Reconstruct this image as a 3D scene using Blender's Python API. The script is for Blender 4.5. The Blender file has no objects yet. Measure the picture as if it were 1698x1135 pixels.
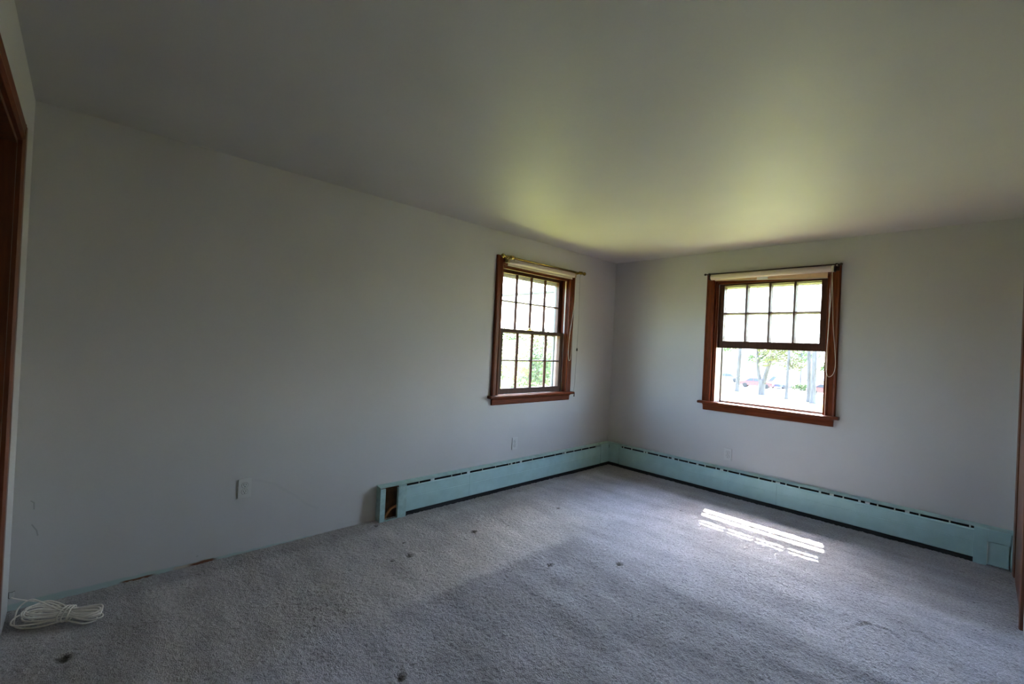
import bpy, bmesh, math, random
import numpy as np
from mathutils import Vector, Matrix
random.seed(7); rng = np.random.default_rng(7)
sc = bpy.context.scene
COL = sc.collection
PI = math.pi

# ------------------------------------------------------------------ camera, sky, sun, exposure
L, W, H = 4.833, 3.284, 2.40          # left wall length, right wall length, ceiling height
T = 0.17                              # outer wall thickness
cam_d = bpy.data.cameras.new('camera')
cam = bpy.data.objects.new('camera', cam_d); COL.objects.link(cam)
cam_d.sensor_fit = 'HORIZONTAL'; cam_d.sensor_width = 36.0
cam_d.lens = 36.0 * 750.2 / 1698.0
cam_d.clip_start = 0.02; cam_d.clip_end = 500
r_ = Vector((0.68839037, 0.72372557, 0.04837348)); u_ = Vector((-0.02861054, -0.0395462, 0.99880806)); f_ = Vector((-0.72477592, 0.68895384, 0.00651704))
M = Matrix((r_, u_, -f_)).transposed().to_4x4(); M.translation = Vector((3.11673, -4.63192, 1.35907))
cam.matrix_world = M
sc.camera = cam

SUN_DIR = Vector((-0.265, 1.0, 1.61)).normalized()      # towards the sun
world = bpy.data.worlds.new('sky'); sc.world = world; world.use_nodes = True
nt = world.node_tree; nt.nodes.clear()
out = nt.nodes.new('ShaderNodeOutputWorld'); bg = nt.nodes.new('ShaderNodeBackground'); sky = nt.nodes.new('ShaderNodeTexSky')
sky.sky_type = 'NISHITA'; sky.sun_disc = False
sky.sun_elevation = math.asin(SUN_DIR.z); sky.sun_rotation = math.atan2(SUN_DIR.x, SUN_DIR.y)
sky.air_density = 1.0; sky.dust_density = 2.1; sky.ozone_density = 1.0
bg.inputs['Strength'].default_value = 0.27
nt.links.new(sky.outputs[0], bg.inputs['Color']); nt.links.new(bg.outputs[0], out.inputs['Surface'])
sun_d = bpy.data.lights.new('sun', 'SUN'); sun_d.energy = 3.9; sun_d.angle = math.radians(0.53); sun_d.color = (1, 0.93, 0.84)
sun = bpy.data.objects.new('sun', sun_d); COL.objects.link(sun)
sun.rotation_euler = SUN_DIR.to_track_quat('Z', 'Y').to_euler(); sun.location = SUN_DIR * 60
sc.view_settings.view_transform = 'Standard'; sc.view_settings.look = 'None'
sc.view_settings.gamma = 1.0; sc.view_settings.use_curve_mapping = False
sc.view_settings.exposure = 4.75
sc.cycles.diffuse_bounces = 8; sc.cycles.max_bounces = 24; sc.cycles.transparent_max_bounces = 32

# ------------------------------------------------------------------ materials
MATS = {}
def mat(name, col, rough=0.6, metal=0.0, noise=0.0, nscale=20.0, bump=0.0, bscale=80.0, spec=0.4, stretch=None, coat=0.0):
    if name in MATS: return MATS[name]
    m = bpy.data.materials.new(name); m.use_nodes = True
    t = m.node_tree; b = t.nodes['Principled BSDF']
    b.inputs['Roughness'].default_value = rough; b.inputs['Metallic'].default_value = metal
    b.inputs['Specular IOR Level'].default_value = spec
    if coat: b.inputs['Coat Weight'].default_value = coat; b.inputs['Coat Roughness'].default_value = 0.25
    tc = t.nodes.new('ShaderNodeTexCoord'); mp = t.nodes.new('ShaderNodeMapping')
    t.links.new(tc.outputs['Object'], mp.inputs['Vector'])
    if stretch: mp.inputs['Scale'].default_value = stretch
    n = t.nodes.new('ShaderNodeTexNoise'); n.inputs['Scale'].default_value = nscale; n.inputs['Detail'].default_value = 5
    t.links.new(mp.outputs[0], n.inputs['Vector'])
    r = t.nodes.new('ShaderNodeValToRGB')
    c = Vector(col)
    a0 = c * (1 - noise); a1 = c * (1 + noise)
    r.color_ramp.elements[0].position = 0.3; r.color_ramp.elements[1].position = 0.7
    r.color_ramp.elements[0].color = (*a0, 1); r.color_ramp.elements[1].color = (*[min(1, v) for v in a1], 1)
    t.links.new(n.outputs['Fac'], r.inputs['Fac']); t.links.new(r.outputs['Color'], b.inputs['Base Color'])
    if bump:
        n2 = t.nodes.new('ShaderNodeTexNoise'); n2.inputs['Scale'].default_value = bscale; n2.inputs['Detail'].default_value = 3
        t.links.new(mp.outputs[0], n2.inputs['Vector'])
        bp = t.nodes.new('ShaderNodeBump'); bp.inputs['Strength'].default_value = bump; bp.inputs['Distance'].default_value = 0.004
        t.links.new(n2.outputs['Fac'], bp.inputs['Height']); t.links.new(bp.outputs['Normal'], b.inputs['Normal'])
    MATS[name] = m
    return m

def glass_mat(name, haze=0.06, tint=(0.93, 0.96, 0.95), gloss=0.07):
    m = bpy.data.materials.new(name); m.use_nodes = True
    t = m.node_tree; t.nodes.clear()
    o = t.nodes.new('ShaderNodeOutputMaterial')
    tr = t.nodes.new('ShaderNodeBsdfTransparent'); tr.inputs[0].default_value = (*tint, 1)
    gl = t.nodes.new('ShaderNodeBsdfGlossy'); gl.inputs['Roughness'].default_value = 0.02
    tl = t.nodes.new('ShaderNodeBsdfTranslucent'); tl.inputs[0].default_value = (0.9, 0.9, 0.9, 1)
    m1 = t.nodes.new('ShaderNodeMixShader'); m1.inputs[0].default_value = gloss
    m2 = t.nodes.new('ShaderNodeMixShader')
    n = t.nodes.new('ShaderNodeTexNoise'); n.inputs['Scale'].default_value = 6
    tc = t.nodes.new('ShaderNodeTexCoord'); t.links.new(tc.outputs['Object'], n.inputs['Vector'])
    mr = t.nodes.new('ShaderNodeMapRange'); mr.inputs['To Min'].default_value = haze * 0.7; mr.inputs['To Max'].default_value = haze * 1.3
    t.links.new(n.outputs['Fac'], mr.inputs['Value']); t.links.new(mr.outputs[0], m2.inputs[0])
    t.links.new(tr.outputs[0], m1.inputs[1]); t.links.new(gl.outputs[0], m1.inputs[2])
    t.links.new(m1.outputs[0], m2.inputs[1]); t.links.new(tl.outputs[0], m2.inputs[2])
    t.links.new(m2.outputs[0], o.inputs['Surface'])
    return m

WOOD = mat('stained_wood', (0.115, 0.024, 0.007), 0.42, noise=0.35, nscale=9, stretch=(14, 14, 1.2), bump=0.08, bscale=40, spec=0.15)
SASHW = mat('backlit_sash_wood', (0.050, 0.017, 0.010), 0.5, noise=0.3, nscale=9, stretch=(14, 14, 1.2), spec=0.2)  # darker copy of the stained wood, its backlit shade put into the colour
WOODH = mat('stained_wood_across', (0.115, 0.024, 0.007), 0.42, noise=0.35, nscale=9, stretch=(1.2, 14, 14), bump=0.08, bscale=40, spec=0.15)
DOORW = mat('orange_brown_door_wood', (0.115, 0.032, 0.010), 0.4, noise=0.3, nscale=6, stretch=(10, 10, 0.8), coat=0.15)
TEAL = mat('teal_paint', (0.345, 0.51, 0.505), 0.5, noise=0.06, nscale=12, bump=0.1, bscale=30)
TEALD = mat('teal_paint_worn', (0.32, 0.46, 0.44), 0.5, noise=0.15, nscale=25, bump=0.15, bscale=40)
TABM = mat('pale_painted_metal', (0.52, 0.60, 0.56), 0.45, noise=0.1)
DARKM = mat('shade_black_metal', (0.012, 0.012, 0.012), 0.8, noise=0.2)  # near-black paints in the shade of the heater slots and floor gap
BROWNM = mat('bare_brown_board', (0.075, 0.036, 0.014), 0.8, noise=0.5, nscale=14)
ALU = mat('aluminium_fin', (0.25, 0.25, 0.25), 0.5, metal=0.8)
COPPER = mat('copper_pipe', (0.4, 0.16, 0.07), 0.4, metal=0.9)
BRASS = mat('polished_brass', (0.42, 0.31, 0.09), 0.25, metal=1.0, noise=0.15)
BRONZE = mat('dark_bronze', (0.035, 0.024, 0.016), 0.4, metal=0.5)
SHADE = mat('cream_shade_fabric', (0.56, 0.475, 0.41), 0.8, noise=0.04, bump=0.05)
SHADEF = mat('peach_shade_fabric', (0.66, 0.44, 0.27), 0.8, noise=0.05, bump=0.05)
WHITEP = mat('white_plastic', (0.75, 0.74, 0.70), 0.4)
PLATE = mat('ivory_outlet_plastic', (0.52, 0.51, 0.49), 0.38)
SLOT = mat('dark_slot', (0.02, 0.02, 0.02), 0.7)
CORD = mat('pale_cord', (0.62, 0.58, 0.48), 0.7)
COAX = mat('white_cable_jacket', (0.80, 0.75, 0.67), 0.42, noise=0.08)
STORM = mat('white_liner', (0.62, 0.62, 0.58), 0.5, noise=0.05)
MILL = mat('shaded_storm_metal', (0.10, 0.10, 0.10), 0.5, noise=0.1)  # grey carries the shade on the storm frame
EXTW = mat('lit_storm_head_white', (0.72, 0.72, 0.70), 0.6, noise=0.04)
GLASS = glass_mat('old_window_glass', 0.018)
GLASS2 = glass_mat('hazy_window_glass', 0.085)  # more translucent haze than the old glass, whitens the panes
STGLASS = glass_mat('storm_glass', 0.003)

# ------------------------------------------------------------------ mesh helpers
class MB:
    def __init__(s): s.v = []; s.f = []; s.sm = []
    def add(s, vs, fs, smooth=False):
        k = len(s.v); s.v += [tuple(v) for v in vs]
        for f in fs: s.f.append([i + k for i in f]); s.sm.append(smooth)
        return s
    def box(s, x0, x1, y0, y1, z0, z1):
        x0, x1 = min(x0, x1), max(x0, x1); y0, y1 = min(y0, y1), max(y0, y1); z0, z1 = min(z0, z1), max(z0, z1)
        return s.add([(x0, y0, z0), (x1, y0, z0), (x1, y1, z0), (x0, y1, z0), (x0, y0, z1), (x1, y0, z1), (x1, y1, z1), (x0, y1, z1)],
                     [(0, 3, 2, 1), (4, 5, 6, 7), (0, 1, 5, 4), (1, 2, 6, 5), (2, 3, 7, 6), (3, 0, 4, 7)])
    def prism(s, prof, x0, x1, axis='x'):
        """closed profile of (a,b) pairs swept along an axis; x: (a,b)->(y,z), z: (a,b)->(x,y)"""
        n = len(prof)
        P = (lambda t, a, b: (t, a, b)) if axis == 'x' else ((lambda t, a, b: (a, b, t)) if axis == 'z' else (lambda t, a, b: (a, t, b)))
        vs = [P(x0, a, b) for a, b in prof] + [P(x1, a, b) for a, b in prof]
        fs = [(i, (i + 1) % n, n + (i + 1) % n, n + i) for i in range(n)] + [tuple(range(n))[::-1], tuple(range(n, 2 * n))]
        return s.add(vs, fs)
    def tube(s, pts, r, n=8, closed=False, smooth=True, radii=None):
        pts = [Vector(p) for p in pts]; m = len(pts)
        up = None; rings = []
        for i, p in enumerate(pts):
            a = pts[(i - 1) % m] if (closed or i > 0) else p
            b = pts[(i + 1) % m] if (closed or i < m - 1) else p
            t = (b - a).normalized() if (b - a).length > 1e-9 else Vector((0, 0, 1))
            if up is None:
                up = t.orthogonal().normalized()
            else:
                up = (up - t * up.dot(t))
                up = up.normalized() if up.length > 1e-6 else t.orthogonal().normalized()
            bi = t.cross(up)
            rr = radii[i] if radii else r
            rings.append([p + (up * math.cos(2 * PI * k / n) + bi * math.sin(2 * PI * k / n)) * rr for k in range(n)])
        vs = [v for rg in rings for v in rg]; fs = []
        for i in range(m if closed else m - 1):
            j = (i + 1) % m
            for k in range(n):
                fs.append((i * n + k, i * n + (k + 1) % n, j * n + (k + 1) % n, j * n + k))
        s.add(vs, fs, smooth)
        if not closed:
            kk = len(s.v) - len(vs)
            s.f.append([kk + k for k in range(n)][::-1]); s.sm.append(False)
            s.f.append([kk + (m - 1) * n + k for k in range(n)]); s.sm.append(False)
        return s
    def lathe(s, prof, c, axis='z', n=16):
        """profile of (t, r) along an axis from point c"""
        c = Vector(c); ax = {'x': (Vector((1, 0, 0)), Vector((0, 1, 0)), Vector((0, 0, 1))), 'y': (Vector((0, 1, 0)), Vector((0, 0, 1)), Vector((1, 0, 0))),
                             'z': (Vector((0, 0, 1)), Vector((1, 0, 0)), Vector((0, 1, 0)))}[axis]
        vs = [c + ax[0] * t + (ax[1] * math.cos(2 * PI * k / n) + ax[2] * math.sin(2 * PI * k / n)) * r for t, r in prof for k in range(n)]
        fs = [(i * n + k, i * n + (k + 1) % n, (i + 1) * n + (k + 1) % n, (i + 1) * n + k) for i in range(len(prof) - 1) for k in range(n)]
        m = len(prof)
        fs += [tuple(range(n))[::-1], tuple((m - 1) * n + k for k in range(n))]
        return s.add(vs, fs, True)
    def mesh(s, name, material, bevel=0.0):
        me = bpy.data.meshes.new(name)
        me.from_pydata(s.v, [], s.f)
        me.polygons.foreach_set('use_smooth', s.sm)
        bm = bmesh.new(); bm.from_mesh(me); bmesh.ops.recalc_face_normals(bm, faces=bm.faces)
        if bevel:
            eg = [e for e in bm.edges if len(e.link_faces) == 2 and e.calc_face_angle(0) > 0.6]
            bmesh.ops.bevel(bm, geom=eg, offset=bevel, segments=2, profile=0.6, affect='EDGES', clamp_overlap=True)
        bm.to_mesh(me); bm.free()
        if material: me.materials.append(material)
        return me
    def build(s, name, material, parent=None, bevel=0.0, loc=None):
        return link(name, s.mesh(name, material, bevel), parent, loc)
def link(name, me, parent=None, loc=None, rz=0.0):
    o = bpy.data.objects.new(name, me); COL.objects.link(o)
    if parent: o.parent = parent
    if loc: o.location = loc
    o.rotation_euler.z = rz
    return o
def tag(o, label=None, cat=None, group=None, kind=None):
    if label: o['label'] = label
    if cat: o['category'] = cat
    if group: o['group'] = group
    if kind: o['kind'] = kind
    return o
def empty(name, loc=(0, 0, 0), rz=0.0):
    o = bpy.data.objects.new(name, None); COL.objects.link(o); o.location = loc; o.rotation_euler.z = rz; o.empty_display_size = 0.1
    return o
def catmull(pts, per=8, closed=False):
    P = [Vector(p) for p in pts]; n = len(P); o = []
    for i in range(n if closed else n - 1):
        if closed: a, b, c, d = P[(i - 1) % n], P[i], P[(i + 1) % n], P[(i + 2) % n]
        else: a, b, c, d = P[max(i - 1, 0)], P[i], P[i + 1], P[min(i + 2, n - 1)]
        for k in range(per):
            t = k / per
            o.append(0.5 * ((2 * b) + (c - a) * t + (2 * a - 5 * b + 4 * c - d) * t * t + (3 * b - a - 3 * c + d) * t ** 3))
    if not closed: o.append(P[-1])
    return o

# ------------------------------------------------------------------ paint materials for walls and ceiling
def wall_mat(name, extra=None):
    m = bpy.data.materials.new(name); m.use_nodes = True
    t = m.node_tree; b = t.nodes['Principled BSDF']
    b.inputs['Roughness'].default_value = 0.55; b.inputs['Specular IOR Level'].default_value = 0.3
    tc = t.nodes.new('ShaderNodeTexCoord')
    n = t.nodes.new('ShaderNodeTexNoise'); n.inputs['Scale'].default_value = 1.8; n.inputs['Detail'].default_value = 6
    t.links.new(tc.outputs['Object'], n.inputs['Vector'])
    r = t.nodes.new('ShaderNodeValToRGB')
    r.color_ramp.elements[0].position = 0.3; r.color_ramp.elements[1].position = 0.7
    r.color_ramp.elements[0].color = (0.465, 0.448, 0.437, 1); r.color_ramp.elements[1].color = (0.495, 0.477, 0.466, 1)
    t.links.new(n.outputs['Fac'], r.inputs['Fac'])
    colour = r.outputs['Color']
    n2 = t.nodes.new('ShaderNodeTexNoise'); n2.inputs['Scale'].default_value = 220; n2.inputs['Detail'].default_value = 2
    t.links.new(tc.outputs['Object'], n2.inputs['Vector'])
    bp = t.nodes.new('ShaderNodeBump'); bp.inputs['Strength'].default_value = 0.12; bp.inputs['Distance'].default_value = 0.002
    t.links.new(n2.outputs['Fac'], bp.inputs['Height']); t.links.new(bp.outputs['Normal'], b.inputs['Normal'])
    if extra: colour = extra(t, tc, colour)
    t.links.new(colour, b.inputs['Base Color'])
    return m
def math_node(t, op, a, b=None, c=None, clamp=False):
    n = t.nodes.new('ShaderNodeMath'); n.operation = op; n.use_clamp = clamp
    for i, v in enumerate((a, b, c)):
        if v is None: continue
        if isinstance(v, (int, float)): n.inputs[i].default_value = v
        else: t.links.new(v, n.inputs[i])
    return n.outputs[0]
def mix_col(t, fac, c1, c2):
    n = t.nodes.new('ShaderNodeMix'); n.data_type = 'RGBA'
    t.links.new(fac, n.inputs[0])
    if hasattr(c1, 'links'): t.links.new(c1, n.inputs[6])
    else: n.inputs[6].default_value = (*c1, 1)
    if hasattr(c2, 'links'): t.links.new(c2, n.inputs[7])
    else: n.inputs[7].default_value = (*c2, 1)
    return n.outputs[2]
def smooth(t, v, e0, e1):
    n = t.nodes.new('ShaderNodeMapRange'); n.interpolation_type = 'SMOOTHSTEP'
    n.inputs['From Min'].default_value = e0; n.inputs['From Max'].default_value = e1
    if e0 > e1:
        n.inputs['From Min'].default_value = e1; n.inputs['From Max'].default_value = e0
        n.inputs['To Min'].default_value = 1; n.inputs['To Max'].default_value = 0
    t.links.new(v, n.inputs['Value'])
    return n.outputs[0]
def seg_dist(t, py, pz, a, b):
    """distance in the (y,z) plane from a segment"""
    (ay, az), (by, bz) = a, b
    dy, dz = by - ay, bz - az; l2 = dy * dy + dz * dz
    ry = math_node(t, 'SUBTRACT', py, ay); rz = math_node(t, 'SUBTRACT', pz, az)
    h = math_node(t, 'DIVIDE', math_node(t, 'ADD', math_node(t, 'MULTIPLY', ry, dy), math_node(t, 'MULTIPLY', rz, dz)), l2, clamp=True)
    ey = math_node(t, 'SUBTRACT', ry, math_node(t, 'MULTIPLY', h, dy)); ez = math_node(t, 'SUBTRACT', rz, math_node(t, 'MULTIPLY', h, dz))
    return math_node(t, 'SQRT', math_node(t, 'ADD', math_node(t, 'MULTIPLY', ey, ey), math_node(t, 'MULTIPLY', ez, ez)))
def left_wall_extra(t, tc, colour):
    sp = t.nodes.new('ShaderNodeSeparateXYZ'); t.links.new(tc.outputs['Object'], sp.inputs[0])
    y, z = sp.outputs[1], sp.outputs[2]
    nz = t.nodes.new('ShaderNodeTexNoise'); nz.inputs['Scale'].default_value = 9; nz.inputs['Detail'].default_value = 6
    t.links.new(tc.outputs['Object'], nz.inputs['Vector'])
    wob = math_node(t, 'MULTIPLY', math_node(t, 'SUBTRACT', nz.outputs['Fac'], 0.5), 0.03)
    # old teal paint left along the foot where the skirting was taken off: higher towards the far left
    top = math_node(t, 'ADD', math_node(t, 'MULTIPLY', math_node(t, 'SUBTRACT', -4.0, y), 0.024), 0.016)
    hh = math_node(t, 'SUBTRACT', math_node(t, 'ADD', z, wob), top)
    teal = math_node(t, 'MULTIPLY', smooth(t, hh, 0.006, -0.004), 0.62)
    colour = mix_col(t, teal, colour, (0.27, 0.40, 0.38))
    # broken plaster and bare brown board
    def chip(c, y0, y1, ztop, col, amp):
        m1 = math_node(t, 'MULTIPLY', smooth(t, y, y0 - 0.01, y0 + 0.03), smooth(t, y, y1 + 0.01, y1 - 0.04))
        zz = math_node(t, 'ADD', z, math_node(t, 'MULTIPLY', math_node(t, 'SUBTRACT', nz.outputs['Fac'], 0.5), amp))
        m2 = math_node(t, 'MULTIPLY', m1, smooth(t, zz, ztop + 0.002, ztop - 0.002))
        return mix_col(t, m2, c, col)
    colour = chip(colour, -4.22, -4.04, 0.017, (0.42, 0.35, 0.27), 0.035)
    colour = chip(colour, -4.44, -4.28, 0.009, (0.13, 0.05, 0.02), 0.012)
    colour = chip(colour, -4.14, -3.99, 0.013, (0.14, 0.052, 0.02), 0.030)
    # scuffs
    pts = [(-3.828, .445), (-3.766, .426), (-3.686, .388), (-3.622, .335), (-3.566, .295), (-3.498, .228), (-3.425, .183)]
    d = None
    for a, b in zip(pts[:-1], pts[1:]):
        e = seg_dist(t, y, z, a, b); d = e if d is None else math_node(t, 'MINIMUM', d, e)
    colour = mix_col(t, math_node(t, 'MULTIPLY', smooth(t, d, 0.013, 0.002), 0.13), colour, (0.3, 0.3, 0.3))
    d = None
    for a, b in [((-4.775, .505), (-4.765, .495)), ((-4.765, .495), (-4.764, .465)), ((-4.768, .39), (-4.752, .36)), ((-4.752, .36), (-4.747, .335)), ((-4.10, .047), (-4.095, .05))]:
        e = seg_dist(t, y, z, a, b); d = e if d is None else math_node(t, 'MINIMUM', d, e)
    colour = mix_col(t, math_node(t, 'MULTIPLY', smooth(t, d, 0.004, 0.001), 0.4), colour, (0.12, 0.11, 0.11))
    return colour
def ceiling_extra(t, tc, colour):
    sp = t.nodes.new('ShaderNodeSeparateXYZ'); t.links.new(tc.outputs['Object'], sp.inputs[0])
    d = seg_dist(t, sp.outputs[0], sp.outputs[1], (1.215, -3.868), (1.22, -3.86))
    return mix_col(t, math_node(t, 'MULTIPLY', smooth(t, d, 0.06, 0.03), 0.1), colour, (0.4, 0.4, 0.38))
M_LEFT = wall_mat('left_wall_paint', left_wall_extra)
M_WALL = wall_mat('wall_paint')
M_CEIL = wall_mat('ceiling_paint', ceiling_extra)

# ------------------------------------------------------------------ room shell
WX0, WZ0, WZ1, WW = 1.117, 0.88, 2.178, 1.13        # casing outline of the right-hand window (x start, z range, width)
VY0 = -1.915                                        # casing start of the left-hand window along y
O0, O1, OZ0, OZ1 = 0.082, 1.058, 0.86, 2.105        # rough opening inside the casing (local x, z)
def wall_with_hole(name, a0, a1, h0, h1, z0, z1, fixed, m):
    b = MB()
    def bx(s0, s1, q0, q1):
        if fixed == 'x': b.box(-T, 0, s0, s1, q0, q1)
        else: b.box(s0, s1, 0, T, q0, q1)
    bx(a0, h0, -0.7, H + .05); bx(h1, a1, -0.7, H + .05); bx(h0, h1, -0.7, z0); bx(h0, h1, z1, H + .05)
    return tag(b.build(name, m), kind='structure')
wall_with_hole('wall_left', -L - 0.3, T, VY0 + O0, VY0 + O1, OZ0, OZ1, 'x', M_LEFT)
wall_with_hole('wall_right', 0.0, W + 0.3, WX0 + O0, WX0 + O1, OZ0, OZ1, 'y', M_WALL)
D1X0, D1X1, D1Z = 0.608, 1.42, 2.035               # door on the wall beside the camera (back)
b = MB(); b.box(0, D1X0, -L - .12, -L, -.1, H + .05); b.box(D1X1, W + .12, -L - .12, -L, -.1, H + .05); b.box(D1X0, D1X1, -L - .12, -L, D1Z, H + .05)
tag(b.build('wall_back', M_WALL), kind='structure')
D2Y0, D2Y1, D2Z = -0.95, -0.17, 2.035
b = MB(); b.box(W, W + .12, D2Y1, 0, -.1, H + .05); b.box(W, W + .12, -L, D2Y0, -.1, H + .05); b.box(W, W + .12, D2Y0, D2Y1, D2Z, H + .05)
tag(b.build('wall_near', M_WALL), kind='structure')
b = MB(); b.box(-T - .05, W + .3, -L - .3, T + .05, H, H + .3)
tag(b.build('ceiling', M_CEIL), kind='structure')
# eave outside over the right-hand window: its edge cuts the high sun off the upper panes
e = empty('roof_eave', (0, T, 2.6)); tag(e, kind='structure')
MB().box(-3, 6, -.0, .445, 0, .03).build('soffit', EXTW, e)
MB().box(-3, 6, .43, .455, 0.0, .16).build('fascia', EXTW, e)
MB().prism([(0, .03), (.46, .14), (.46, .16), (0, .3)], -3, 6).build('roof_edge', mat('roof_shingle', (.12, .12, .12), .9, noise=.3), e)

for wy, wz in ((.68, 2.230), (.40, 2.170)):  # added out-of-view bars, there only to cast thin lines in the sun patch
    b = MB(); b.tube([(-3, wy - T, wz - 2.6), (6, wy - T, wz - 2.6)], .020, 10)
    for x in (-2.5, -.6, 3.4, 5.5): b.tube([(x, wy - T, wz - 2.6), (x, min(wy - T, .44), .02)], .004, 6)
    b.build('shadow_bar', mat('dark_shadow_bar', (.03, .03, .03), .6), e)

# ------------------------------------------------------------------ carpet floor (real relief: pile, dents, ridges)
DENTS = [(0.571, -4.636, .030, .022, .5), (0.606, -2.537, .020, .018, 0), (0.633, -3.08, .026, .024, .3), (0.652, -1.661, .018, .016, 0), (1.547, -2.108, .020, .018, .4),
         (0.095, -3.03, .020, .020, 0), (1.339, -0.834, .010, .010, 0), (1.279, -2.466, .012, .022, 0), (0.143, -1.627, .014, .014, 0), (0.46, -3.02, .010, .010, 0), (1.526, -3.649, .022, .018, .3), (0.633, -3.197, .012, .012, 0), (1.62, -3.70, .010, .010, 0)]
RIDGES = [[(2.24, -.41), (2.5, -.43), (2.75, -.45)], [(2.19, -.30), (2.21, -.40)], [(2.72, -1.62), (2.80, -1.60), (2.90, -1.68)], [(2.72, -1.62), (2.66, -1.78)], [(2.86, -1.44), (2.98, -1.56)],
          [(0.32, -.25), (0.62, -.28)]]
def make_floor():
    x0, x1, y0, y1 = -0.02, W + 0.02, -L - 0.12, 0.02
    st = 0.0082
    nx, ny = int((x1 - x0) / st) + 1, int((y1 - y0) / st) + 1
    X, Y = np.meshgrid(np.linspace(x0, x1, nx), np.linspace(y0, y1, ny))
    Z = rng.normal(0, 1, X.shape)
    Z = (Z + 0.5 * (np.roll(Z, 1, 0) + np.roll(Z, 1, 1)))
    Z *= 0.0013
    big = sum(np.sin(X * a + Y * b_ + p) for a, b_, p in [(3.1, 1.7, 0), (-2.2, 4.3, 1), (6.1, -3.7, 2), (1.3, 7.9, 3)]) * 0.0007
    Z += big
    for (cx, cy, rx, ry, a) in DENTS:
        dx, dy = X - cx, Y - cy
        u = (dx * math.cos(a) + dy * math.sin(a)) / rx; v = (-dx * math.sin(a) + dy * math.cos(a)) / ry
        q = u * u + v * v
        Z -= 0.016 * np.exp(-q * 1.3); Z += 0.003 * np.exp(-((np.sqrt(q) - 1.7) ** 2) * 4)
    for pl in RIDGES:
        for (ax, ay), (bx, by) in zip(pl[:-1], pl[1:]):
            l2 = (bx - ax) ** 2 + (by - ay) ** 2
            h = np.clip(((X - ax) * (bx - ax) + (Y - ay) * (by - ay)) / l2, 0, 1)
            d = np.hypot(X - ax - h * (bx - ax), Y - ay - h * (by - ay))
            Z -= 0.006 * np.exp(-(d / 0.007) ** 2); Z += 0.002 * np.exp(-((d - .02) / 0.012) ** 2)
    V = np.stack([X, Y, Z], -1).reshape(-1, 3).astype(np.float32)
    idx = np.arange(nx * ny).reshape(ny, nx)
    F = np.stack([idx[:-1, :-1], idx[:-1, 1:], idx[1:, 1:], idx[1:, :-1]], -1).reshape(-1, 4).astype(np.int32)
    me = bpy.data.meshes.new('floor')
    me.vertices.add(len(V)); me.vertices.foreach_set('co', V.ravel())
    me.loops.add(F.size); me.loops.foreach_set('vertex_index', F.ravel())
    me.polygons.add(len(F)); me.polygons.foreach_set('loop_start', np.arange(0, F.size, 4, dtype=np.int32)); me.polygons.foreach_set('loop_total', np.full(len(F), 4, np.int32))
    me.polygons.foreach_set('use_smooth', np.ones(len(F), bool))
    me.update(calc_edges=True); me.validate()
    return me
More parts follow.
